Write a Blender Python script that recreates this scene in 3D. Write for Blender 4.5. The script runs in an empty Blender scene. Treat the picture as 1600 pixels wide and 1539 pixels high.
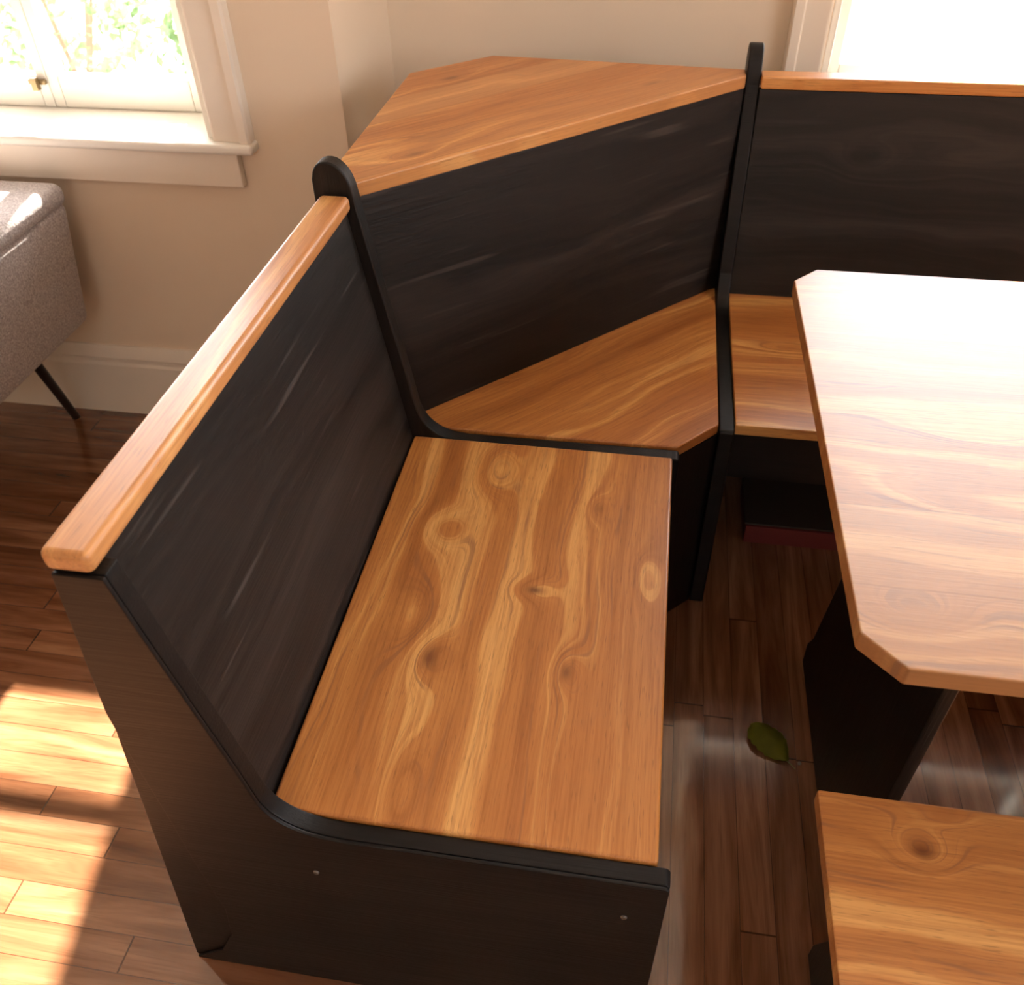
import bpy, bmesh, math, random
from mathutils import Vector, Matrix, Euler
random.seed(7)
sc = bpy.context.scene
C = sc.collection

# ------------------------------------------------------------------ camera
cam = bpy.data.cameras.new('camera')
co = bpy.data.objects.new('camera', cam); C.objects.link(co)
co.location = (-0.0716, -0.4551, 1.3787)
Rx = Matrix.Rotation(0.84563, 3, 'X'); Ry = Matrix.Rotation(0.01718, 3, 'Y'); Rz = Matrix.Rotation(0.15892, 3, 'Z')
co.rotation_euler = (Rz @ Ry @ Rx).to_euler()
cam.sensor_fit = 'HORIZONTAL'; cam.sensor_width = 36.0
cam.lens = 1358.85 / 1600 * 36.0
cam.clip_start = 0.02
cam.dof.use_dof = True; cam.dof.focus_distance = 1.15; cam.dof.aperture_fstop = 7.0
sc.camera = co

# ------------------------------------------------------------------ light
SUN = Vector((0.17, -1.0, -0.857)).normalized()
w = bpy.data.worlds.new('world'); sc.world = w; w.use_nodes = True
nt = w.node_tree; nt.nodes.clear()
out = nt.nodes.new('ShaderNodeOutputWorld'); bg = nt.nodes.new('ShaderNodeBackground')
sky = nt.nodes.new('ShaderNodeTexSky'); sky.sky_type = 'NISHITA'; sky.sun_disc = False
sky.sun_elevation = math.radians(40.6); sky.sun_rotation = math.radians(-9.6)
sky.dust_density = 1.2; sky.air_density = 1.0
hsv = nt.nodes.new('ShaderNodeHueSaturation'); hsv.inputs['Saturation'].default_value = 0.35
hsv.inputs['Value'].default_value = 1.0; nt.links.new(sky.outputs[0], hsv.inputs['Color']); gm = nt.nodes.new('ShaderNodeGamma'); gm.inputs[1].default_value = 0.3
nt.links.new(hsv.outputs[0], gm.inputs[0]); nt.links.new(gm.outputs[0], bg.inputs[0])
bg.inputs[1].default_value = 1.6
nt.links.new(bg.outputs[0], out.inputs[0])
sl = bpy.data.lights.new('sun', 'SUN'); sl.energy = 12.0; sl.angle = math.radians(1.2); sl.color = (1.0, 0.93, 0.82)
so = bpy.data.objects.new('sun', sl); C.objects.link(so); so.location = (0, 6, 6)
so.rotation_euler = SUN.to_track_quat('-Z', 'Y').to_euler()
sc.view_settings.view_transform = 'Standard'; sc.view_settings.look = 'None'
sc.view_settings.gamma = 1.0; sc.view_settings.use_curve_mapping = False
sc.view_settings.exposure = 2.2
sc.cycles.max_bounces = 12; sc.cycles.diffuse_bounces = 6; sc.cycles.transparent_max_bounces = 16
sc.cycles.sample_clamp_indirect = 8.0

def portal(x0, x1, y, z0, z1):
    l = bpy.data.lights.new('window_portal', 'AREA'); l.shape = 'RECTANGLE'; l.size = x1 - x0; l.size_y = z1 - z0
    l.cycles.is_portal = True
    o = bpy.data.objects.new('window_portal', l); C.objects.link(o)
    o.location = ((x0 + x1) / 2, y, (z0 + z1) / 2); o.rotation_euler = (math.radians(-90), 0, 0)
portal(-2.0, -0.99, 1.50, 0.74, 2.25)
portal(0.26, 1.75, 1.82, 0.76, 2.35)
for _loc, _rot, _sx, _sy in (((2.65, -0.6, 1.80), (0, math.radians(90), 0), 1.1, 2.0), ((0.0, -3.25, 2.12), (math.radians(90), 0, 0), 1.2, 0.45)):  # portals for the two unseen windows added as fill light
    _l = bpy.data.lights.new('window_portal', 'AREA'); _l.shape = 'RECTANGLE'; _l.size = _sx; _l.size_y = _sy; _l.cycles.is_portal = True
    _o = bpy.data.objects.new('window_portal', _l); C.objects.link(_o); _o.location = _loc; _o.rotation_euler = _rot

# ------------------------------------------------------------------ node helpers
class N:
    def __init__(s, name):
        s.m = bpy.data.materials.new(name); s.m.use_nodes = True; s.t = s.m.node_tree; s.t.nodes.clear()
        s.o = s.t.nodes.new('ShaderNodeOutputMaterial')
    def put(s, sock, v):
        if isinstance(v, bpy.types.NodeSocket): s.t.links.new(v, sock)
        elif v is not None: sock.default_value = v
    def math(s, op, a, b=None, c=None, clamp=False):
        n = s.t.nodes.new('ShaderNodeMath'); n.operation = op; n.use_clamp = clamp
        s.put(n.inputs[0], a); s.put(n.inputs[1], b); s.put(n.inputs[2], c); return n.outputs[0]
    def vec(s, x=0.0, y=0.0, z=0.0):
        n = s.t.nodes.new('ShaderNodeCombineXYZ'); s.put(n.inputs[0], x); s.put(n.inputs[1], y); s.put(n.inputs[2], z); return n.outputs[0]
    def dot(s, v, d):
        n = s.t.nodes.new('ShaderNodeVectorMath'); n.operation = 'DOT_PRODUCT'; s.put(n.inputs[0], v); n.inputs[1].default_value = d; return n.outputs['Value']
    def obj(s):
        n = s.t.nodes.new('ShaderNodeTexCoord'); return n.outputs['Object']
    def noise(s, v, scale=1.0, detail=2.0, rough=0.5, dist=0.0):
        n = s.t.nodes.new('ShaderNodeTexNoise'); s.put(n.inputs['Vector'], v); n.inputs['Scale'].default_value = scale
        n.inputs['Detail'].default_value = detail; n.inputs['Roughness'].default_value = rough; n.inputs['Distortion'].default_value = dist
        return n.outputs['Fac']
    def white(s, v):
        n = s.t.nodes.new('ShaderNodeTexWhiteNoise'); n.noise_dimensions = '3D'; s.put(n.inputs['Vector'], v); return n.outputs['Value']
    def ramp(s, f, stops):
        n = s.t.nodes.new('ShaderNodeValToRGB'); s.put(n.inputs[0], f); e = n.color_ramp.elements
        while len(e) < len(stops): e.new(0.5)
        for i, (p, c) in enumerate(stops): e[i].position = p; e[i].color = (*c, 1)
        return n.outputs[0]
    def mix(s, f, a, b, mode='MIX'):
        n = s.t.nodes.new('ShaderNodeMix'); n.data_type = 'RGBA'; n.blend_type = mode
        s.put(n.inputs[0], f); s.put(n.inputs[6], a if isinstance(a, bpy.types.NodeSocket) else (*a, 1))
        s.put(n.inputs[7], b if isinstance(b, bpy.types.NodeSocket) else (*b, 1)); return n.outputs[2]
    def sm(s, v, a, b):
        n = s.t.nodes.new('ShaderNodeMapRange'); n.interpolation_type = 'SMOOTHSTEP'; s.put(n.inputs[0], v)
        n.inputs[1].default_value = a; n.inputs[2].default_value = b; return n.outputs[0]
    def bump(s, h, strength=0.3, dist=0.001):
        n = s.t.nodes.new('ShaderNodeBump'); s.put(n.inputs['Height'], h); n.inputs['Strength'].default_value = strength
        n.inputs['Distance'].default_value = dist; return n.outputs[0]
    def bsdf(s, col, rough=0.5, normal=None, coat=0.0, coat_rough=0.1, metal=0.0, spec=0.5, sheen=0.0):
        n = s.t.nodes.new('ShaderNodeBsdfPrincipled')
        s.put(n.inputs['Base Color'], col if isinstance(col, bpy.types.NodeSocket) else (*col, 1))
        s.put(n.inputs['Roughness'], rough); s.put(n.inputs['Normal'], normal)
        n.inputs['Coat Weight'].default_value = coat; n.inputs['Coat Roughness'].default_value = coat_rough
        n.inputs['Metallic'].default_value = metal; n.inputs['Specular IOR Level'].default_value = spec
        n.inputs['Sheen Weight'].default_value = sheen
        s.t.links.new(n.outputs[0], s.o.inputs[0]); return n

def basis(kind):
    r = math.sqrt(0.5)
    return {'x': ((1,0,0),(0,1,0),(0,0,1)), 'y': ((0,1,0),(1,0,0),(0,0,1)),
            'xz': ((1,0,0),(0,0,1),(0,1,0)), 'yz': ((0,1,0),(0,0,1),(1,0,0)), 'zx': ((0,0,1),(1,0,0),(0,1,0)), 'zy': ((0,0,1),(0,1,0),(1,0,0)),
            'd': ((r,r,0),(-r,r,0),(0,0,1)), 'dz': ((r,r,0),(0,0,1),(-r,r,0))}[kind]

def wood(name, kind, knots=(), seed=0.0, board=None, boff=0.0, dark=False, fig=1.0, light=0.0, freq=1.0, rough=0.34, lines=0.0, coat=0.15, spec=0.5, streak=0.55, deep=1.0, tone=None):
    """stained pine; knots = (along, across, radius along, radius across, lift, dark)"""
    n = N(name); P = n.obj(); A, B, D = basis(kind)
    a = n.dot(P, A); b = n.dot(P, B); d = n.dot(P, D)
    a2 = n.math('ADD', a, seed * 3.17)
    warp = n.noise(n.vec(n.math('MULTIPLY', a2, 2.2), n.math('MULTIPLY', b, 7.0), n.math('MULTIPLY', d, 3.0)), 1.0, 2.0, 0.5)
    wob = n.noise(n.vec(n.math('MULTIPLY', a2, 14.0), n.math('MULTIPLY', b, 30.0), d), 1.0, 2.0, 0.5)
    h = n.math('MULTIPLY_ADD', warp, 0.16 * fig, b)
    h = n.math('MULTIPLY_ADD', wob, 0.010, h)
    brd = None
    if board:
        idx = n.math('FLOOR', n.math('DIVIDE', n.math('ADD', b, boff), board))
        brd = n.white(n.vec(idx, seed, 3.3))
        h = n.math('MULTIPLY_ADD', brd, 0.7, h)
    kd = None
    for (ka, kb, ra, rb, lift, dk) in knots:
        u = n.math('DIVIDE', n.math('SUBTRACT', a, ka), ra); v = n.math('DIVIDE', n.math('SUBTRACT', b, kb), rb)
        r2 = n.math('ADD', n.math('MULTIPLY', u, u), n.math('MULTIPLY', v, v))
        g = n.math('EXPONENT', n.math('MULTIPLY', r2, -1.0))
        h = n.math('MULTIPLY_ADD', g, lift, h)
        if dk:
            k = n.math('MULTIPLY', n.math('EXPONENT', n.math('MULTIPLY', r2, -3.0 if dark else -8.0)), dk)
            kd = k if kd is None else n.math('MAXIMUM', kd, k)
    hh = n.math('MULTIPLY', h, freq)
    along = n.math('MULTIPLY', a2, 0.5)
    g1 = n.noise(n.vec(n.math('MULTIPLY', hh, 24.0), along, seed), 1.0, 1.0, 0.5)
    g2 = n.noise(n.vec(n.math('MULTIPLY', hh, 95.0), n.math('MULTIPLY', a2, 1.2), seed + 5), 1.0, 2.0, 0.55)
    fib = n.noise(n.vec(n.math('MULTIPLY', a2, 9.0), n.math('MULTIPLY', b, 330.0), n.math('MULTIPLY', d, 330.0)), 1.0, 3.0, 0.6)
    pores = n.noise(n.vec(n.math('MULTIPLY', a2, 38.0), n.math('MULTIPLY', b, 520.0), n.math('MULTIPLY', d, 520.0)), 1.0, 1.0, 0.5)
    big = n.noise(n.vec(n.math('MULTIPLY', a2, 1.6), n.math('MULTIPLY', b, 5.0), seed + 9), 1.0, 2.0, 0.5)
    if not dark:
        f = n.math('MULTIPLY_ADD', g1, 0.74, n.math('MULTIPLY', g2, 0.26))
        base = n.ramp(f, [(0.32, (0.41, 0.150, 0.038)), (0.45, (0.52, 0.210, 0.054)), (0.54, (0.59, 0.250, 0.068)),
                          (0.60, (0.76, 0.400, 0.130)), (0.68, (0.81, 0.45, 0.155))])
        c = n.mix(n.sm(fib, 0.35, 0.75), base, n.mix(1.0, base, (0.76, 0.66, 0.58), 'MULTIPLY'))
        c = n.mix(n.math('MULTIPLY', n.sm(pores, 0.60, 0.75), 0.45), c, (0.17, 0.06, 0.02))
        c = n.mix(n.math('MULTIPLY', n.sm(big, 0.45, 0.75), 0.30), c, (0.38, 0.115, 0.03))
        if lines:
            g3 = n.noise(n.vec(n.math('MULTIPLY', hh, 150.0), n.math('MULTIPLY', a2, 1.0), seed + 8), 1.0, 1.0, 0.4)
            br = n.noise(n.vec(n.math('MULTIPLY', a2, 7.0), n.math('MULTIPLY', b, 22.0), seed), 1.0, 2.0)
            c = n.mix(n.math('MULTIPLY', n.math('MULTIPLY', n.sm(g3, 0.55, 0.70), n.sm(br, 0.40, 0.62)), lines), c, (0.27, 0.10, 0.045))
        if brd is not None:
            c = n.mix(n.math('MULTIPLY', n.sm(brd, 0.3, 0.9), 0.38), c, (0.72, 0.42, 0.19))
            e = n.math('ABSOLUTE', n.math('SUBTRACT', n.math('FRACT', n.math('DIVIDE', n.math('ADD', b, boff), board)), 0.5))
            c = n.mix(n.math('MULTIPLY', n.sm(e, 0.485, 0.499), 0.35), c, (0.20, 0.07, 0.02))
        if tone: c = n.mix(1.0, c, tone, 'MULTIPLY')
        if light: c = n.mix(light, c, (0.80, 0.52, 0.31))
        if kd is not None: c = n.mix(n.math('MINIMUM', kd, 1.0), c, (0.13, 0.04, 0.015))
        n.bsdf(c, n.math('MULTIPLY_ADD', fib, 0.12, rough - 0.05), n.bump(n.math('ADD', fib, pores), 0.12, 0.0006), coat=coat, coat_rough=0.3, spec=spec)
    else:
        f = n.math('MULTIPLY_ADD', g1, 0.6, n.math('MULTIPLY', g2, 0.4))
        base = n.ramp(f, [(0.32, (0.004, 0.003, 0.0025)), (0.46, (0.010, 0.0075, 0.006)), (0.56, (0.017, 0.013, 0.011)), (0.70, (0.030, 0.023, 0.019))])
        c = n.mix(n.math('MULTIPLY', n.sm(fib, 0.35, 0.8), 0.5), base, (0.010, 0.008, 0.007))
        # worn light streaks running along the grain
        st = n.noise(n.vec(n.math('MULTIPLY', a2, 3.6), n.math('MULTIPLY', b, 62.0), seed + 2), 1.0, 1.0, 0.4)
        c = n.mix(n.math('MULTIPLY', n.sm(st, 0.66, 0.76), streak), c, (0.10, 0.085, 0.078))
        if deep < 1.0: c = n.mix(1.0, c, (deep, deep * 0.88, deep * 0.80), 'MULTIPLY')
        if kd is not None: c = n.mix(n.math('MINIMUM', kd, 1.0), c, (0.008, 0.006, 0.005))
        n.bsdf(c, n.math('MULTIPLY_ADD', fib, 0.15, 0.42), n.bump(n.math('ADD', n.math('MULTIPLY', f, 1.5), fib), 0.35, 0.0012), spec=0.34)
    return n.m

def paint(name, col, rough=0.5, b=0.08, scale=60):
    n = N(name); v = n.noise(n.obj(), scale, 3.0); v2 = n.noise(n.obj(), 3.0, 2.0)
    c = n.mix(n.math('MULTIPLY', v2, 0.12), col, tuple(x * 0.9 for x in col))
    n.bsdf(c, rough, n.bump(v, b, 0.001)); return n.m

def flat(name, col, rough=0.5, metal=0.0):
    n = N(name); v = n.noise(n.obj(), 40.0, 3.0)
    n.bsdf(n.mix(n.math('MULTIPLY', v, 0.3), col, tuple(x * 0.7 for x in col)), rough, metal=metal); return n.m

def floor_mat():
    n = N('floor_boards'); P = n.obj(); x = n.dot(P, (1, 0, 0)); y = n.dot(P, (0, 1, 0))
    z = n.math('GREATER_THAN', x, -0.30)            # strips turn direction under the nook
    def sel(p, q):
        return n.math('ADD', n.math('MULTIPLY', z, p), n.math('MULTIPLY', n.math('SUBTRACT', 1.0, z), q))
    a = sel(y, x); b = sel(x, n.math('ADD', y, 0.012))
    W = 0.0535
    q = n.math('DIVIDE', b, W); i = n.math('FLOOR', q); fr = n.math('FRACT', q)
    off = n.math('MULTIPLY', n.white(n.vec(i, 1.0, z)), 0.9)
    al = n.math('DIVIDE', n.math('ADD', a, off), 0.62); j = n.math('FLOOR', al); fj = n.math('FRACT', al)
    rnd = n.white(n.vec(i, j, z)); rnd2 = n.white(n.vec(i, j, n.math('ADD', z, 7.0)))
    wv = n.vec(n.math('MULTIPLY', a, 2.5), n.math('MULTIPLY', b, 26.0), n.math('MULTIPLY', rnd, 40.0))
    g = n.noise(wv, 1.0, 4.0, 0.6, 0.6)
    fib = n.noise(n.vec(n.math('MULTIPLY', a, 14.0), n.math('MULTIPLY', b, 420.0), rnd), 1.0, 2.0)
    c = n.ramp(g, [(0.30, (0.12, 0.046, 0.020)), (0.50, (0.25, 0.108, 0.050)), (0.70, (0.39, 0.20, 0.105))])
    c = n.mix(n.math('MULTIPLY', rnd2, 0.55), c, n.mix(1.0, c, (0.55, 0.45, 0.40), 'MULTIPLY'))
    c = n.mix(n.math('MULTIPLY', n.sm(fib, 0.5, 0.8), 0.35), c, (0.09, 0.03, 0.01))
    e = n.math('ABSOLUTE', n.math('SUBTRACT', fr, 0.5)); e2 = n.math('ABSOLUTE', n.math('SUBTRACT', fj, 0.5))
    gap = n.math('MAXIMUM', n.sm(e, 0.482, 0.498), n.sm(e2, 0.4965, 0.499))
    c = n.mix(n.math('MULTIPLY', gap, 0.8), c, (0.035, 0.012, 0.005))
    n.bsdf(c, n.math('MULTIPLY_ADD', g, 0.12, 0.08), n.bump(n.math('SUBTRACT', n.math('MULTIPLY', fib, 0.15), gap), 0.15, 0.001), spec=0.3, coat=1.0, coat_rough=0.07).inputs['Coat IOR'].default_value = 1.75
    return n.m

def glass_mat():
    n = N('window_glass'); t = n.t.nodes.new('ShaderNodeBsdfTransparent'); g = n.t.nodes.new('ShaderNodeBsdfGlossy'); g.inputs['Roughness'].default_value = 0.02
    l = n.t.nodes.new('ShaderNodeFresnel'); l.inputs[0].default_value = 1.3
    m = n.t.nodes.new('ShaderNodeMixShader'); n.t.links.new(l.outputs[0], m.inputs[0]); n.t.links.new(t.outputs[0], m.inputs[1]); n.t.links.new(g.outputs[0], m.inputs[2])
    n.t.links.new(m.outputs[0], n.o.inputs[0]); return n.m

def fabric_mat():
    n = N('heather_grey_fabric'); P = n.obj()
    a = n.noise(P, 260.0, 2.0, 0.7); b = n.noise(P, 90.0, 3.0)
    c = n.ramp(a, [(0.3, (0.24, 0.20, 0.19)), (0.5, (0.40, 0.345, 0.33)), (0.72, (0.62, 0.56, 0.54))])
    n.bsdf(c, 0.9, n.bump(n.math('ADD', a, b), 0.5, 0.002), sheen=0.3, spec=0.2); return n.m

def leaf_mat(name, c1, c2, scale=30.0, trans=0.35):
    n = N(name); v = n.noise(n.obj(), scale, 2.0); c = n.mix(v, c1, c2)
    b = n.bsdf(c, 0.55)
    t = n.t.nodes.new('ShaderNodeBsdfTranslucent'); n.put(t.inputs[0], c); m = n.t.nodes.new('ShaderNodeMixShader'); m.inputs[0].default_value = trans
    n.t.links.new(b.outputs[0], m.inputs[1]); n.t.links.new(t.outputs[0], m.inputs[2]); n.t.links.new(m.outputs[0], n.o.inputs[0]); return n.m

# ------------------------------------------------------------------ mesh helpers
def finish(name, bm, mat, parent=None, smooth=False, label=None):
    bmesh.ops.recalc_face_normals(bm, faces=bm.faces)
    bm.normal_update()
    if not smooth:
        for e in bm.edges: e.smooth = len(e.link_faces) == 2 and math.radians(1) < e.calc_face_angle(0) < math.radians(32)
        for f in bm.faces: f.smooth = any(e.smooth for e in f.edges)
    wn = (not smooth) and any(f.smooth for f in bm.faces)
    me = bpy.data.meshes.new(name); bm.to_mesh(me); bm.free()
    if smooth:
        for p in me.polygons: p.use_smooth = True
    o = bpy.data.objects.new(name, me); C.objects.link(o)
    if mat: me.materials.append(mat)
    if wn:
        md = o.modifiers.new('face_weighted_normals', 'WEIGHTED_NORMAL'); md.keep_sharp = True; md.weight = 100; md.mode = 'FACE_AREA'
    if parent is not None:
        o.parent = parent
        # geometry is written in world metres; keep it there while the origin sits on the thing's base
        me.transform(Matrix.Translation(-parent_loc(parent)))
        o.location = (0, 0, 0)
    if label: o['label'] = label
    return o
def parent_loc(p):
    v = Vector((0, 0, 0))
    while p is not None: v = v + p.location; p = p.parent
    return v
def prism(bm, pts, axis, lo, hi, shear=None):
    """pts: 2D outline; axis 'x': pts=(y,z); 'y': pts=(x,z); 'z': pts=(x,y)"""
    def P(p, t):
        return {'x': (t, p[0], p[1]), 'y': (p[0], t, p[1]), 'z': (p[0], p[1], t)}[axis]
    A = [bm.verts.new(P(p, lo)) for p in pts]; B = [bm.verts.new(P(p, hi)) for p in pts]; k = len(pts)
    bm.faces.new(A); bm.faces.new(B[::-1])
    for i in range(k): bm.faces.new((A[i], B[i], B[(i + 1) % k], A[(i + 1) % k]))
    return A, B
def loft(bm, bot, top):
    A = [bm.verts.new(p) for p in bot]; B = [bm.verts.new(p) for p in top]; k = len(bot)
    bm.faces.new(A); bm.faces.new(B[::-1])
    for i in range(k): bm.faces.new((A[i], B[i], B[(i + 1) % k], A[(i + 1) % k]))
def bev(bm, w=0.003, seg=2, ang=30):
    bmesh.ops.recalc_face_normals(bm, faces=bm.faces); bm.normal_update()
    ed = [e for e in bm.edges if len(e.link_faces) == 2 and e.calc_face_angle(0) > math.radians(ang)]
    bmesh.ops.bevel(bm, geom=ed, offset=w, segments=seg, affect='EDGES', profile=0.5, clamp_overlap=True)
def box(bm, x0, x1, y0, y1, z0, z1):
    prism(bm, [(x0, y0), (x1, y0), (x1, y1), (x0, y1)], 'z', z0, z1)
def tube(bm, p, q, r0, r1, seg=16):
    p = Vector(p); q = Vector(q); d = (q - p).normalized(); u = d.orthogonal().normalized(); v = d.cross(u)
    A = [bm.verts.new(p + (u * math.cos(t) + v * math.sin(t)) * r0) for t in [2 * math.pi * i / seg for i in range(seg)]]
    B = [bm.verts.new(q + (u * math.cos(t) + v * math.sin(t)) * r1) for t in [2 * math.pi * i / seg for i in range(seg)]]
    bm.faces.new(A[::-1]); bm.faces.new(B)
    for i in range(seg): bm.faces.new((A[i], A[(i + 1) % seg], B[(i + 1) % seg], B[i]))
def part_box(name, parent, mat, x0, x1, y0, y1, z0, z1, b=0.003, label=None, seg=2):
    bm = bmesh.new(); box(bm, x0, x1, y0, y1, z0, z1)
    if b: bev(bm, b, seg)
    return finish(name, bm, mat, parent, label=label)
def thing(name, label, cat, loc, group=None):
    o = bpy.data.objects.new(name, None); C.objects.link(o); o.location = loc; o.empty_display_size = 0.05
    o['label'] = label; o['category'] = cat
    if group: o['group'] = group
    return o
def struct(o): o['kind'] = 'structure'; return o
def tag(o, label, cat, group=None, kind=None):
    o['label'] = label; o['category'] = cat
    if group: o['group'] = group
    if kind: o['kind'] = kind
    return o

# ------------------------------------------------------------------ materials
M_wall = paint('beige_wall_paint', (0.80, 0.66, 0.51), 0.75, 0.10, 90)
M_ceil = paint('ceiling_paint', (0.84, 0.80, 0.73), 0.8)
M_trim = paint('cream_trim_paint', (0.84, 0.75, 0.64), 0.38, 0.05, 25)
M_sash = paint('white_sash_paint', (0.86, 0.83, 0.76), 0.35, 0.04, 25)
M_floor = floor_mat()
M_glass = glass_mat()
M_fabric = fabric_mat()
M_blackmetal = flat('dark_brown_metal', (0.018, 0.010, 0.008), 0.4)
M_brass = flat('aged_brass', (0.30, 0.22, 0.12), 0.4, 0.8)
M_screw = flat('dull_screw_metal', (0.16, 0.14, 0.12), 0.45, 0.6)

# ------------------------------------------------------------------ room
Y1, YB, XC = 1.2735, 1.65, -0.70
bm = bmesh.new(); box(bm, -3.4, 2.6, -3.2, 1.90, -0.10, 0.0); struct(finish('floor', bm, M_floor))
bm = bmesh.new(); box(bm, -3.4, 2.6, -3.2, 1.90, 2.60, 2.70); struct(finish('ceiling', bm, M_ceil))
def wall_with_hole(name, x0, x1, y0, y1, hx0, hx1, hz0, hz1):
    bm = bmesh.new()
    box(bm, x0, hx0, y0, y1, 0, 2.6); box(bm, hx1, x1, y0, y1, 0, 2.6)
    box(bm, hx0, hx1, y0, y1, 0, hz0); box(bm, hx0, hx1, y0, y1, hz1, 2.6)
    return struct(finish(name, bm, M_wall))
wall_with_hole('wall_left', -3.4, XC - 0.0005, Y1, Y1 + 0.22, -2.02, -0.985, 0.725, 2.25)
wall_with_hole('wall_back', XC - 0.22, 2.6, YB, YB + 0.22, 0.262, 1.75, 0.742, 2.35)
bm = bmesh.new(); box(bm, XC - 0.22, XC, Y1 + 0.2205, YB - 0.0005, 0, 2.6); box(bm, XC - 0.0004, XC, Y1, Y1 + 0.2205, 0, 2.6)
struct(finish('wall_return', bm, M_wall))
bm = bmesh.new(); box(bm, -3.5, -3.4, -3.2, 1.9, 0, 2.6); struct(finish('wall_far_left', bm, M_wall))
bm = bmesh.new()
for _b in ((2.6, 2.7, -3.2, -1.6, 0, 2.6), (2.6, 2.7, 0.4, 1.9, 0, 2.6), (2.6, 2.7, -1.6, 0.4, 0, 1.25), (2.6, 2.7, -1.6, 0.4, 2.35, 2.6)): box(bm, *_b)  # the opening is added to let fill light in from the right
struct(finish('wall_right', bm, M_wall))
bm = bmesh.new()
for _b in ((-3.5, -0.6, -3.3, -3.2, 0, 2.6), (0.6, 2.7, -3.3, -3.2, 0, 2.6), (-0.6, 0.6, -3.3, -3.2, 0, 1.9), (-0.6, 0.6, -3.3, -3.2, 2.35, 2.6)): box(bm, *_b)  # the high opening is added for fill light from behind the camera
struct(finish('wall_front', bm, M_wall))

def baseboard(name, pts_axis, lo, hi, y):
    # profile: plinth, bead, ogee top
    pr = [(0, 0), (-0.018, 0), (-0.018, 0.150), (-0.013, 0.158), (-0.013, 0.166), (-0.017, 0.172), (-0.015, 0.184), (-0.008, 0.196), (-0.006, 0.203), (0, 0.204)]
    bm = bmesh.new()
    if pts_axis == 'x': prism(bm, [(y + p[0] - 0.0006, p[1] + 0.0005) for p in pr], 'x', lo, hi)
    else: prism(bm, [(y - p[0] + 0.0006, p[1] + 0.0005) for p in pr], 'y', lo, hi)
    return struct(finish(name, bm, M_trim))
baseboard('baseboard_left', 'x', -3.39, XC - 0.001, Y1)
baseboard('baseboard_return', 'y', Y1 - 0.018, YB - 0.02, XC)
baseboard('baseboard_back', 'x', XC + 0.02, 2.59, YB)

# left window: casement pair with centre mullion
def win_root(name, loc):
    o = bpy.data.objects.new(name, None); C.objects.link(o); o.location = loc; o['kind'] = 'structure'; return o
W1 = win_root('window_1', (-1.43, Y1, 0.74))
YS = 1.42
def bars(name, parent, mat, lst, b=0.003):
    bm = bmesh.new()
    for t in lst: box(bm, *t)
    bev(bm, b, 2); return finish(name, bm, mat, parent)
part_box('stool', W1, M_sash, -2.12, -0.895, 1.236, YS + 0.03, 0.716, 0.738, 0.008, seg=4)
part_box('apron', W1, M_trim, -2.07, -0.938, 1.252, 1.273, 0.642, 0.7155, 0.003)
def casing(name, parent, x0, x1, y, z0, z1):
    bm = bmesh.new()
    # stepped flat casing with a raised back band
    pr = [(x0, y), (x0, y - 0.016), (x0 + 0.008, y - 0.020), (x1 - 0.026, y - 0.020), (x1 - 0.022, y - 0.028), (x1 - 0.004, y - 0.030), (x1, y - 0.024), (x1, y)]
    prism(bm, pr, 'z', z0, z1); return finish(name, bm, M_trim, parent)
casing('casing', W1, -0.985, -0.900, Y1 - 0.0005, 0.7385, 2.30)
bm = bmesh.new(); prism(bm, [(x, y) for x, y in [(-2.02, Y1 - 0.0005), (-2.02, Y1 - 0.02), (-2.10, Y1 - 0.026), (-2.105, Y1 - 0.0005)]], 'z', 0.7385, 2.30); finish('casing', bm, M_trim, W1)
part_box('head_casing', W1, M_trim, -2.105, -0.90, Y1 - 0.022, Y1 - 0.0005, 2.3005, 2.40)
bars('jamb', W1, M_sash, [(-1.005, -0.9852, Y1 + 0.001, YS + 0.05, 0.7385, 2.2495)])
bars('jamb', W1, M_sash, [(-2.0198, -2.00, Y1 + 0.001, YS + 0.05, 0.7385, 2.2495)])
def sash(parent, x0, x1, y0, y1, z0, z1, stile, bot, top, muntins, tag_=None, stile_r=None):
    stile_r = stile_r or stile
    l = [(x0, x0 + stile, y0, y1, z0, z1), (x1 - stile_r, x1, y0, y1, z0, z1),
         (x0 + stile, x1 - stile_r, y0, y1, z0, z0 + bot), (x0 + stile, x1 - stile_r, y0, y1, z1 - top, z1)]
    o = bars('sash', parent, M_sash, l, 0.004)
    for (a, b) in muntins:
        m = bmesh.new(); box(m, x0 + stile, x1 - stile_r, y0 + 0.006, y1 - 0.006, a, b); bev(m, 0.003); finish('muntin', m, M_sash, o)
    g = bmesh.new(); box(g, x0 + stile - 0.004, x1 - stile_r + 0.004, (y0 + y1) / 2 - 0.002, (y0 + y1) / 2 + 0.002, z0 + bot - 0.004, z1 - top + 0.004)
    finish('pane', g, M_glass, o)
    return o
sash(W1, -1.435, -1.0055, YS, YS + 0.035, 0.7385, 2.249, 0.026, 0.068, 0.06, [(1.070, 1.110), (1.58, 1.60)], stile_r=0.092)
sash(W1, -1.9995, -1.4355, YS, YS + 0.035, 0.7385, 2.249, 0.06, 0.068, 0.06, [(1.070, 1.110), (1.58, 1.60)], stile_r=0.026)
bm = bmesh.new(); box(bm, -1.475, -1.435, YS - 0.012, YS - 0.001, 0.790, 0.800); box(bm, -1.462, -1.448, YS - 0.024, YS - 0.010, 0.780, 0.806); bev(bm, 0.002)
finish('latch', bm, M_brass, W1)

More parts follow.
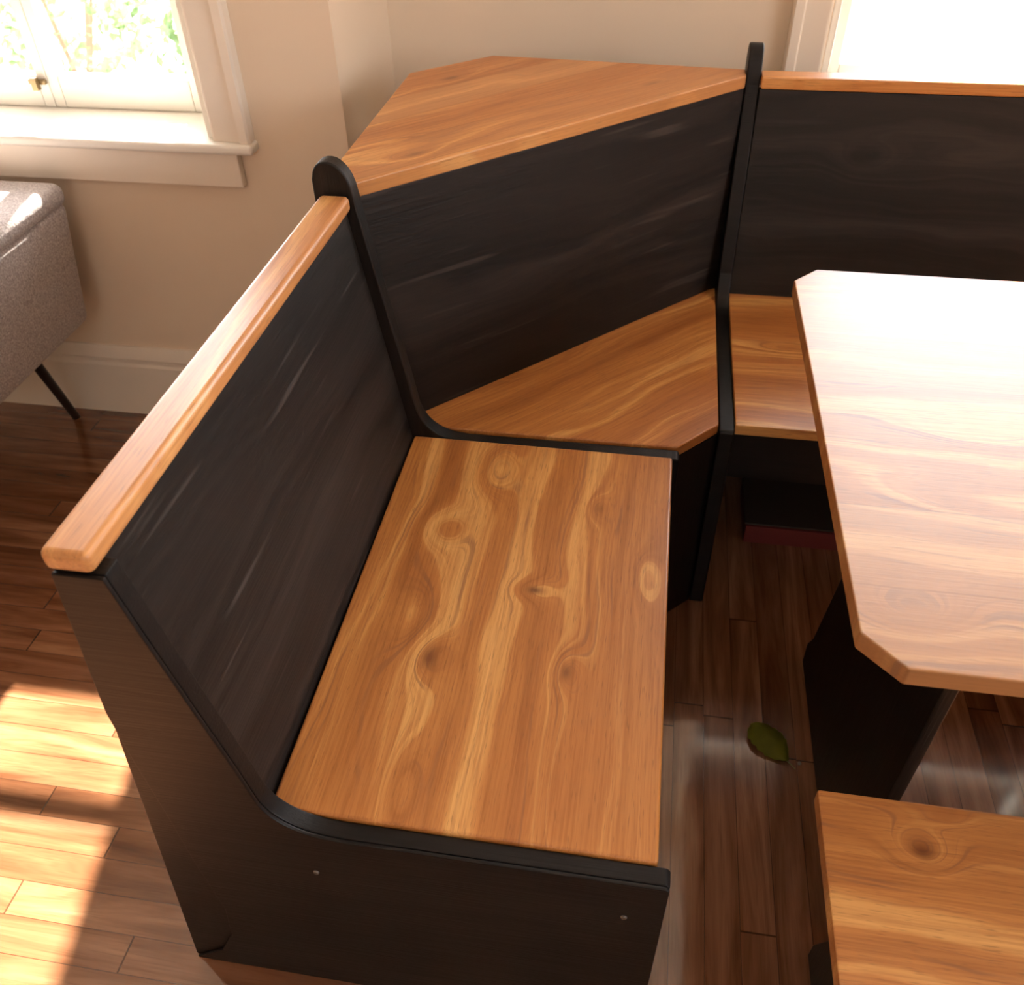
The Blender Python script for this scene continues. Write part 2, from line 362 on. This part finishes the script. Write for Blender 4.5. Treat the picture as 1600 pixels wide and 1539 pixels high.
# right window, tall, behind the right bench
W2 = win_root('window_2', (1.0, YB, 0.78))
part_box('stool', W2, M_sash, 0.16, 1.85, YB - 0.035, YB + 0.13, 0.735, 0.757, 0.008, seg=4)
def casing2(x0, x1):
    bm = bmesh.new(); y = YB - 0.0005
    pr = [(x0, y), (x0, y - 0.024), (x0 + 0.004, y - 0.030), (x0 + 0.022, y - 0.028), (x0 + 0.026, y - 0.020), (x1 - 0.008, y - 0.020), (x1, y - 0.016), (x1, y)]
    prism(bm, pr, 'z', 0.7575, 2.36); finish('casing', bm, M_trim, W2)
casing2(0.178, 0.258); casing2(1.752, 1.83)
part_box('head_casing', W2, M_trim, 0.178, 1.83, YB - 0.024, YB - 0.0005, 2.3605, 2.45)
bars('jamb', W2, M_sash, [(0.2625, 0.278, YB + 0.001, YB + 0.16, 0.7575, 2.3495)])
bars('jamb', W2, M_sash, [(1.732, 1.7495, YB + 0.001, YB + 0.16, 0.7575, 2.3495)])
sash(W2, 0.2785, 1.7315, YB + 0.06, YB + 0.095, 0.7575, 1.66, 0.03, 0.04, 0.06, [])
sash(W2, 0.2785, 1.7315, YB + 0.10, YB + 0.135, 1.60, 2.349, 0.045, 0.04, 0.05, [(1.97, 2.06)])

W4_fill = win_root('fill_window_front', (0.0, -3.25, 1.9))  # unseen window behind the camera, added to brighten walls and seats
sash(W4_fill, -0.5995, -0.0005, -3.27, -3.235, 1.9005, 2.3495, 0.05, 0.05, 0.05, [])
sash(W4_fill, 0.0005, 0.5995, -3.27, -3.235, 1.9005, 2.3495, 0.05, 0.05, 0.05, [])
W3_fill = win_root('fill_window_right', (2.65, -0.6, 0.85))  # unseen window in the right wall, added as a source of fill light
bars('sash', W3_fill, M_sash, [(2.63, 2.665, -1.5995, -1.55, 1.2505, 2.3495), (2.63, 2.665, .35, .3995, 1.2505, 2.3495), (2.63, 2.665, -.62, -.58, 1.2505, 2.3495), (2.63, 2.665, -1.55, .35, 1.2505, 1.30), (2.63, 2.665, -1.55, .35, 2.30, 2.3495), (2.63, 2.665, -1.55, .35, 1.78, 1.81)])
part_box('pane', W3_fill, M_glass, 2.646, 2.650, -1.56, .36, 1.28, 2.32, 0)

# ------------------------------------------------------------------ dining nook
SEAT, TOP, CAP = 0.450, 0.877, 0.0235
def chaikin(p):
    q = [p[0]]
    for a, b in zip(p[:-1], p[1:]):
        q += [(a[0] * .75 + b[0] * .25, a[1] * .75 + b[1] * .25), (a[0] * .25 + b[0] * .75, a[1] * .25 + b[1] * .75)]
    return q + [p[-1]]
def end_profile(depth, back=True, top=0.924):
    """(s, z): s is the distance behind the seat front"""
    k = depth - 0.443
    p = [(-0.012, 0.0), (-0.012, 0.440), (-0.008, 0.445), (0.20, 0.444), (0.350 + k, 0.4435)]
    p += [(0.378 + k, 0.446), (0.400 + k, 0.454), (0.418 + k, 0.468), (0.429 + k, 0.484), (0.436 + k, 0.503)]
    p = p[:4] + chaikin(p[4:])
    p += [(0.446 + k, 0.570), (0.465 + k, 0.680), (0.483 + k, 0.790), (0.493 + k, 0.853)]
    return p, k
E_blk = {}
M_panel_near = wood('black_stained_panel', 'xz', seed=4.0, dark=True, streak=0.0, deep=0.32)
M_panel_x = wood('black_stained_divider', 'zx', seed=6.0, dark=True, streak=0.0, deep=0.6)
M_dback_left = wood('black_backrest_left', 'yz', seed=1.0, dark=True, streak=0.38)
M_dback_corner = wood('black_backrest_corner', 'dz', seed=2.5, dark=True, streak=0.32, deep=0.85)
M_dback_right = wood('black_backrest_right', 'xz', [(0.318 - 0.60, 0.735, 0.055, 0.030, 0.085, 0.9), (0.52 - 0.60, 0.742, 0.09, 0.018, 0.03, 0)], seed=3.2, dark=True, streak=0.06)

# ---- left bench
LB = thing('bench', 'short black bench at the left with wide knotted honey pine seat', 'bench', (-0.22, 0.34, 0.0), 'nook bench seats')
L0 = parent_loc(LB)
yk = lambda y: y - L0.y
xk = lambda x: x - L0.x
seat_knots = [(yk(.481), xk(-.341), .036, .034, .085, 0), (yk(.628), xk(-.288), .068, .034, .095, 0), (yk(.374), xk(-.188), .020, .030, .055, .9),
              (yk(.558), xk(-.112), .030, .018, .05, .25), (yk(.236), xk(-.309), .045, .030, .075, .7), (yk(.30), xk(-.345), .075, .030, -.05, 0), (yk(.238), xk(-.127), .035, .020, .05, .6),
              (yk(.420), xk(-.030), .050, .020, .05, 0), (yk(.04), xk(-.30), .06, .020, .07, 0), (yk(.06), xk(-.12), .12, .022, .05, 0)]
M_seat_left = wood('honey_pine_bench_seat', 'y', seat_knots, seed=2.0, fig=0.8, lines=0.6, freq=0.9)
bm = bmesh.new(); prism(bm, [(-0.443, 0.001), (0.0, 0.001), (0.0, 0.7025), (-0.446, 0.7025)], 'z', SEAT - 0.022, SEAT); bev(bm, 0.004, 3)
finish('seat', bm, M_seat_left, LB)
# near end panel
pf, k = end_profile(0.443)
prof = [(-s, z) for s, z in pf] + [(-0.498, 0.8535), (-0.541, 0.8535), (-0.564, 0.648), (-0.646, 0.0)]
prof[0] = (0.014, 0.0); prof[1] = (0.014, 0.440); prof[2] = (0.010, 0.445)
bm = bmesh.new(); prism(bm, prof, 'y', -0.0205, 0.0); bev(bm, 0.0022, 2, 40)
ep = finish('end_panel', bm, M_panel_near, LB)
# thin shaped facing on the outside of the near end
fac = [(0.0135, 0.0005), (0.0135, 0.440), (0.010, 0.4445)] + [(-s, z - 0.0006) for s, z in pf[3:]] + [(-0.4975, 0.8525), (-0.5405, 0.8525), (-0.563, 0.648), (-0.5625, 0.56), (-0.5585, 0.45), (-0.556, 0.317), (-0.549, 0.20), (-0.562, 0.11), (-0.592, 0.045), (-0.642, 0.0005)]
bm = bmesh.new(); prism(bm, fac, 'y', -0.0255, -0.0207); bev(bm, 0.0015, 2, 40)
finish('facing', bm, M_panel_near, ep)
for (sx, sz) in ((-0.394, 0.358), (-0.030, 0.365)):
    bm = bmesh.new(); tube(bm, (sx, -0.0275, sz), (sx, -0.0250, sz), 0.0028, 0.0042, 14)
    finish('screw', bm, M_screw, ep)
# backrest (tilted board)
def backboard(x0, z0, x1, z1, th, ya, yb, name, mat, parent):
    bm = bmesh.new(); prism(bm, [(x0, z0), (x1, z1), (x1 - th, z1), (x0 - th, z0)], 'y', ya, yb); bev(bm, 0.002)
    return finish(name, bm, mat, parent)
backboard(-0.4475, SEAT - 0.01, -0.509, TOP - CAP - 0.0005, 0.018, 0.0005, 0.7022, 'backrest', M_dback_left, LB)
backboard(-0.505, 0.02, -0.509, 0.42, 0.015, 0.001, 0.7022, 'back_board', M_panel_x, LB)
M_cap_left = wood('honey_pine_top_rail', 'y', [], seed=7.0, fig=0.5, freq=1.2, light=0.12)
bm = bmesh.new(); box(bm, -0.5455, -0.5005, -0.024, 0.7022, TOP - CAP, TOP); bev(bm, 0.0075, 4)
finish('top_rail', bm, M_cap_left, LB)
# divider shared at the far end (belongs to the left bench)
def divider_outline(sgn_pts, k):
    top = [(0.4945 + k, 0.868), (0.4985 + k, 0.893), (0.507 + k, 0.910), (0.519 + k, 0.9205), (0.531 + k, 0.923), (0.543 + k, 0.920), (0.551 + k, 0.911), (0.555 + k, 0.897),
           (0.555 + k, 0.860), (0.568 + k, 0.640), (0.590 + k, 0.30), (0.600 + k, 0.0)]
    return sgn_pts + chaikin(top[:8]) + top[8:]
o_pts = [(-s, z) for s, z in divider_outline(pf, 0.0)]
bm = bmesh.new(); prism(bm, o_pts, 'y', 0.7030, 0.7300); bev(bm, 0.004, 3, 35)
finish('end_panel', bm, M_panel_x, LB)
part_box('front_stretcher', LB, M_panel_x, -0.045, -0.027, 0.001, 0.7025, 0.355, 0.4275, 0.002)

# ---- corner unit
CU = thing('corner_bench', 'corner unit with diagonal black back, five-sided seat and wide honey pine corner shelf', 'corner seat', (-0.2, 1.05, 0.0), 'nook bench seats')
c0 = parent_loc(CU); r = math.sqrt(.5)
def dk(x, y): return ((x - c0.x) * r + (y - c0.y) * r, -(x - c0.x) * r + (y - c0.y) * r)
a1 = dk(-.47, 1.252); a2 = dk(-.444, .869); a3 = dk(-.093, 1.259); a4 = dk(-.40, .90)
M_shelf = wood('honey_pine_corner_shelf', 'd', [(a1[0], a1[1], .05, .022, .06, .7), (a2[0], a2[1], .05, .018, .06, .6), (a3[0], a3[1], .07, .02, .05, .5)], seed=11.0, board=0.096, boff=0.085, fig=1.3, lines=0.5, freq=0.7)
M_seat_corner = wood('honey_pine_corner_seat', 'd', [dk(-.25, .95) + (.10, .02, .05, 0)], seed=13.0, fig=0.9, lines=0.3)
bm = bmesh.new(); prism(bm, [(-0.452, 0.7315), (0.0085, 0.7315), (0.0780, 0.8060), (0.0780, 1.303), (0.055, 1.288), (-0.452, 0.786)], 'z', SEAT - 0.022, SEAT); bev(bm, 0.003, 3)
finish('seat', bm, M_seat_corner, CU)
bm = bmesh.new()
b0 = [(-0.4845, 0.7315), (0.0775, 1.3045)]; t0 = [(-0.5290, 0.7315), (0.0775, 1.3275)]
n2 = Vector((-r, r, 0)) * 0.018
bot = [Vector((b0[0][0], b0[0][1], .44)), Vector((b0[1][0], b0[1][1], .44))]; tp = [Vector((t0[0][0], t0[0][1], TOP - CAP - .0005)), Vector((t0[1][0], t0[1][1], TOP - CAP - .0005))]
dn = Vector((0, .0255, 0))
loft(bm, [bot[0], bot[1], bot[1] + dn, bot[0] + dn], [tp[0], tp[1], tp[1] + dn, tp[0] + dn]); bev(bm, 0.0015)
finish('backrest', bm, M_dback_corner, CU)
bm = bmesh.new()
prism(bm, [(-0.556, 0.7305), (-0.5235, 0.7305), (0.0782, 1.3215), (0.0782, 1.363), (-0.418, 1.408), (-0.558, 1.277)], 'z', TOP - CAP, TOP); bev(bm, 0.003, 3)
finish('shelf', bm, M_shelf, CU)
bm = bmesh.new(); loft(bm, [(0.0, .7315, 0), (0.012, .7315, 0), (0.0775, .797, 0), (0.0775, .815, 0), (0.0, .744, 0)], [(0.0, .7315, .4275), (0.006, .7315, .4275), (0.0775, .803, .4275), (0.0775, .815, .4275), (0.0, .744, .4275)])
finish('front_panel', bm, M_panel_x, CU)
bm = bmesh.new(); prism(bm, [(-0.556, 0.7315), (-0.538, 0.7315), (-0.538, 1.27), (-0.412, 1.385), (0.0775, 1.345), (0.0775, 1.358), (-0.418, 1.402), (-0.556, 1.277)], 'z', 0.0, TOP - CAP - 0.0005)
finish('back_panel', bm, M_panel_x, CU)

# ---- right bench
RB = thing('bench', 'long bench below the bright right window, black back, seat mostly hidden by table', 'bench', (0.60, 1.05, 0.0), 'nook bench seats')
X2, XE = 0.1065, 1.25
M_seat_right = wood('honey_pine_long_seat', 'x', [(-0.38, 0.02, .10, .02, .05, 0)], seed=17.0, fig=0.6, freq=0.9, lines=0.5)
part_box('seat', RB, M_seat_right, X2, XE, 0.808, 1.292, SEAT - 0.022, SEAT, 0.003)
bm = bmesh.new(); prism(bm, [(1.279, SEAT - 0.01), (1.3235, TOP - CAP - 0.0005), (1.3415, TOP - CAP - 0.0005), (1.297, SEAT - 0.01)], 'x', X2, XE); bev(bm, 0.002)
finish('backrest', bm, M_dback_right, RB)
M_cap_right = wood('honey_pine_right_rail', 'x', [], seed=19.0, fig=0.4)
part_box('top_rail', RB, M_cap_right, X2, XE, 1.319, 1.362, TOP - CAP, TOP, 0.005)
part_box('back_board', RB, M_panel_near, X2, XE, 1.2925, 1.305, 0.0, 0.4395, 0.001)  # added to block light leaking under the seat and darken the nook
part_box('front_apron', RB, M_panel_near, X2, XE, 0.815, 0.833, 0.325, SEAT - 0.0225, 0.002)
pr, k2 = end_profile(0.474)
o2 = divider_outline(pr, k2)
def rpts(off): return [(off + s, z) for s, z in o2]
bm = bmesh.new(); prism(bm, rpts(0.805), 'x', 0.0790, 0.1060); bev(bm, 0.004, 3, 35)
finish('end_panel', bm, M_panel_near, RB)
bm = bmesh.new(); prism(bm, rpts(0.805), 'x', XE + 0.0005, XE + 0.0275); bev(bm, 0.004, 3, 35)
finish('end_panel', bm, M_panel_near, RB)

# ------------------------------------------------------------------ table
TB = thing('dining_table', 'honey pine dining table top with clipped corners on a black pedestal base', 'table', (0.75, 0.45, 0.0))
tx = lambda x: x - 0.75
ty = lambda y: y - 0.45
M_table = wood('pale_pine_table_top', 'x', [(tx(.344), ty(.433), .09, .03, .05, 0), (tx(.37), ty(.30), .16, .045, .06, 0), (tx(.21), ty(.14), .05, .03, .07, 0), (tx(.34), ty(.66), .03, .02, .04, .25), (tx(.36), ty(.13), .04, .015, .05, .3)],
               seed=23.0, board=0.118, boff=0.045, fig=0.7, light=0.0, rough=0.38, lines=1.0, coat=0.1, spec=0.6, tone=(0.66, 0.645, 0.68))
top = [(0.155, 0.106), (0.192, 0.069), (1.205, 0.072), (1.24, 0.108), (1.24, 0.795), (1.205, 0.830), (0.186, 0.832), (0.149, 0.792)]
bm = bmesh.new(); prism(bm, top, 'z', 0.717, 0.740); bev(bm, 0.0025, 2)
finish('tabletop', bm, M_table, TB)
def table_leg(x):
    bm = bmesh.new()
    pts = [(0.150, 0.0), (0.668, 0.0), (0.672, 0.05), (0.650, 0.09), (0.612, 0.30), (0.600, 0.62), (0.640, 0.7165), (0.165, 0.7165), (0.190, 0.62), (0.190, 0.30), (0.165, 0.10), (0.150, 0.05)]
    prism(bm, pts, 'x', x, x + 0.018); bev(bm, 0.003); finish('leg', bm, M_panel_x, TB)
table_leg(0.297); table_leg(1.06)
part_box('stretcher', TB, M_panel_x, 0.3155, 1.0595, 0.405, 0.43, 0.63, 0.7165, 0.003)

# ------------------------------------------------------------------ stool bench, near right
SB = thing('backless_bench', 'low backless bench with one dark eye knot, in front of the table', 'bench', (0.70, -0.04, 0.0))
M_sb = wood('honey_pine_backless_seat', 'x', [(.283 - .70, .058 + .04, .034, .026, .085, .75), (.32 - .70, .10 + .04, .03, .012, .02, 0)], seed=29.0, fig=0.55, light=0.05, lines=0.7)
part_box('seat', SB, M_sb, 0.178, 1.22, -0.205, 0.1165, SEAT - 0.023, SEAT, 0.003)
def sb_leg(x):
    bm = bmesh.new()
    pts = [(-0.195, 0), (0.117, 0), (0.117, 0.035), (0.085, 0.135), (0.065, 0.30), (0.085, 0.4265), (-0.165, 0.4265), (-0.145, 0.30), (-0.165, 0.135), (-0.195, 0.035)]
    prism(bm, pts, 'x', x, x + 0.026); bev(bm, 0.003); finish('leg', bm, M_panel_x, SB)
sb_leg(0.258); sb_leg(1.08)
part_box('stretcher', SB, M_panel_x, 0.2845, 1.0795, -0.055, -0.03, 0.15, 0.23, 0.003)

# ------------------------------------------------------------------ storage box under right bench
M_kraft = flat('brown_grey_lid', (0.045, 0.032, 0.022), 0.7)
M_red = flat('dark_red_card', (0.16, 0.022, 0.02), 0.6)
BX = thing('storage_box', 'flat dark red box with brown lid on the floor under the right bench', 'box', (0.42, 1.07, 0.0))
part_box('body', BX, M_red, 0.195, 0.64, 0.985, 1.150, 0.0, 0.048, 0.002)
part_box('lid', BX, M_kraft, 0.192, 0.643, 0.990, 1.153, 0.0485, 0.054, 0.002)

# ------------------------------------------------------------------ fallen leaf and crumb
M_leaf = leaf_mat('yellow_green_leaf', (0.20, 0.21, 0.012), (0.36, 0.35, 0.03), 40.0, 0.2)
M_leafrib = flat('leaf_rib', (0.22, 0.20, 0.06), 0.6)
LF = thing('fallen_leaf', 'curled yellow-green leaf lying on the dark floor beside the table leg', 'leaf', (0.222, 0.468, 0.0))
def leaf_mesh(cx, cy, ang, L, Wd):
    bm = bmesh.new(); nu, nv = 18, 8; grid = []
    for i in range(nu + 1):
        t = i / nu; wdt = Wd * (math.sin(math.pi * t ** 0.8) ** 0.75) * (1 + .06 * math.sin(t * 40))
        row = []
        for j in range(nv + 1):
            s = j / nv * 2 - 1
            x = (t - .5) * L; y = s * wdt * .5
            z = 0.004 + 0.013 * math.sin(math.pi * t) * (1 - s * s * .8) + .003 * math.sin(t * 9 + s * 2) * abs(s) + 0.002
            row.append(bm.verts.new((cx + x * math.cos(ang) - y * math.sin(ang), cy + x * math.sin(ang) + y * math.cos(ang), z)))
        grid.append(row)
    for i in range(nu):
        for j in range(nv):
            try: bm.faces.new((grid[i][j], grid[i + 1][j], grid[i + 1][j + 1], grid[i][j + 1]))
            except ValueError: pass
    bmesh.ops.solidify(bm, geom=bm.faces[:], thickness=0.0008)
    return bm
finish('blade', leaf_mesh(0.222, 0.470, math.radians(-48), 0.092, 0.060), M_leaf, LF, smooth=True)
bm = bmesh.new(); tube(bm, (0.250, 0.437, 0.007), (0.264, 0.425, 0.003), 0.0013, 0.0009, 8); finish('stem', bm, M_leafrib, LF)
bm = bmesh.new(); bmesh.ops.create_icosphere(bm, subdivisions=2, radius=0.0035)
for v in bm.verts: v.co *= 1 + random.uniform(-.15, .15); v.co += Vector((0.272, 0.437, 0.0034))
tag(finish('crumb', bm, flat('pale_crumb', (0.30, 0.27, 0.22), 0.7), smooth=True), 'tiny pale crumb on the floor next to the fallen leaf', 'crumb')

# ------------------------------------------------------------------ upholstered ottoman by the left window
OT = thing('ottoman', 'grey heather fabric footstool block on slim dark splayed legs under the left window', 'footstool', (-1.75, 0.85, 0.0))
def soft_box(x0, x1, y0, y1, z0, z1, tx_=0.0, bw=0.05, seg=6, name='body', mat=None, par=None):
    bm = bmesh.new()
    loft(bm, [(x0 + tx_, y0 + tx_, z0), (x1 - tx_, y0 + tx_, z0), (x1 - tx_, y1 - tx_, z0), (x0 + tx_, y1 - tx_, z0)], [(x0, y0, z1), (x1, y0, z1), (x1, y1, z1), (x0, y1, z1)])
    bev(bm, bw, seg); return finish(name, bm, mat, par, smooth=True)
soft_box(-2.15, -1.338, 0.55, 1.215, 0.33, 0.612, 0.030, 0.02, 4, 'base_cushion', M_fabric, OT)
soft_box(-2.15, -1.333, 0.548, 1.217, 0.605, 0.655, 0.0, 0.022, 6, 'top_cushion', M_fabric, OT)
for (px, py, qx, qy) in ((-1.495, 1.075, -1.548, 1.215), (-1.46, 0.66, -1.40, 0.60), (-2.03, 1.08, -2.09, 1.20), (-2.03, 0.66, -2.09, 0.60)):
    bm = bmesh.new(); tube(bm, (px, py, 0.345), (qx, qy, 0.0), 0.014, 0.010, 14); finish('leg', bm, M_blackmetal, OT)

# ------------------------------------------------------------------ outside
M_ground = paint('pale_gravel', (0.34, 0.33, 0.30), 0.9, 0.3, 30)
bm = bmesh.new(); box(bm, -14, 14, 1.95, 22, -0.75, -0.60)
g = finish('garden_ground', bm, M_ground); struct(g)
M_lf = [leaf_mat('shrub_leaf_pale', (0.10, 0.17, 0.06), (0.22, 0.30, 0.15), 6.0, 0.35), leaf_mat('shrub_leaf_green', (0.05, 0.11, 0.035), (0.11, 0.17, 0.06), 6.0, 0.3)]
M_bark = flat('shrub_bark', (0.22, 0.15, 0.10), 0.9)
def shrub(cx, cy, rad, hgt, nleaf, mi, label):
    S = thing('garden_shrub', label, 'shrub', (cx, cy, -0.6), 'shrubs outside the left window')
    bm = bmesh.new()
    for i in range(nleaf):
        u = random.random() * 2 * math.pi; v = math.acos(random.uniform(-1, 1)); rr = rad * random.uniform(.55, 1) ** .5
        lump = 1 + .25 * math.sin(u * 3 + cx) * math.sin(v * 4)
        c = Vector((cx + rr * lump * math.sin(v) * math.cos(u), cy + rr * lump * math.sin(v) * math.sin(u), -0.6 + hgt * .55 + hgt * .45 * math.cos(v)))
        s = random.uniform(.03, .06)
        R_ = Euler((random.uniform(-1.2, 1.2), random.uniform(-1.2, 1.2), random.uniform(0, 6.28))).to_matrix()
        q = [R_ @ Vector(p) * s + c for p in ((-1, 0, 0), (-.2, -.5, .1), (1, 0, 0), (-.2, .5, .1))]
        bm.faces.new([bm.verts.new(p) for p in q])
    finish('foliage', bm, M_lf[mi], S)
    bm = bmesh.new()
    for k_ in range(5):
        a_ = k_ * 1.26
        tube(bm, (cx + .03 * math.cos(a_), cy + .03 * math.sin(a_), -0.6), (cx + rad * .5 * math.cos(a_), cy + rad * .5 * math.sin(a_), -0.6 + hgt * .7), .022, .008, 8)
    finish('stem', bm, M_bark, S)
shrub(-2.55, 5.2, 0.62, 1.15, 1500, 1, 'darker green shrub seen through the right pane of the left window')
shrub(-4.2, 5.6, 0.70, 1.25, 1500, 0, 'pale green shrub outside, to the left of the darker shrub')
shrub(-3.0, 7.4, 0.95, 1.5, 1800, 1, 'tall green shrub farther back in the garden')
shrub(-5.9, 7.6, 0.85, 1.4, 1200, 0, 'pale shrub at the far left of the garden')
M_render = paint('white_garden_wall', (0.80, 0.79, 0.76), 0.85, 0.2, 20)
bm = bmesh.new(); box(bm, -0.6, 7.0, 7.4, 7.6, -0.6, 0.55); bev(bm, 0.02)
tag(finish('garden_wall', bm, M_render), 'low white garden wall outside the right window', 'wall')
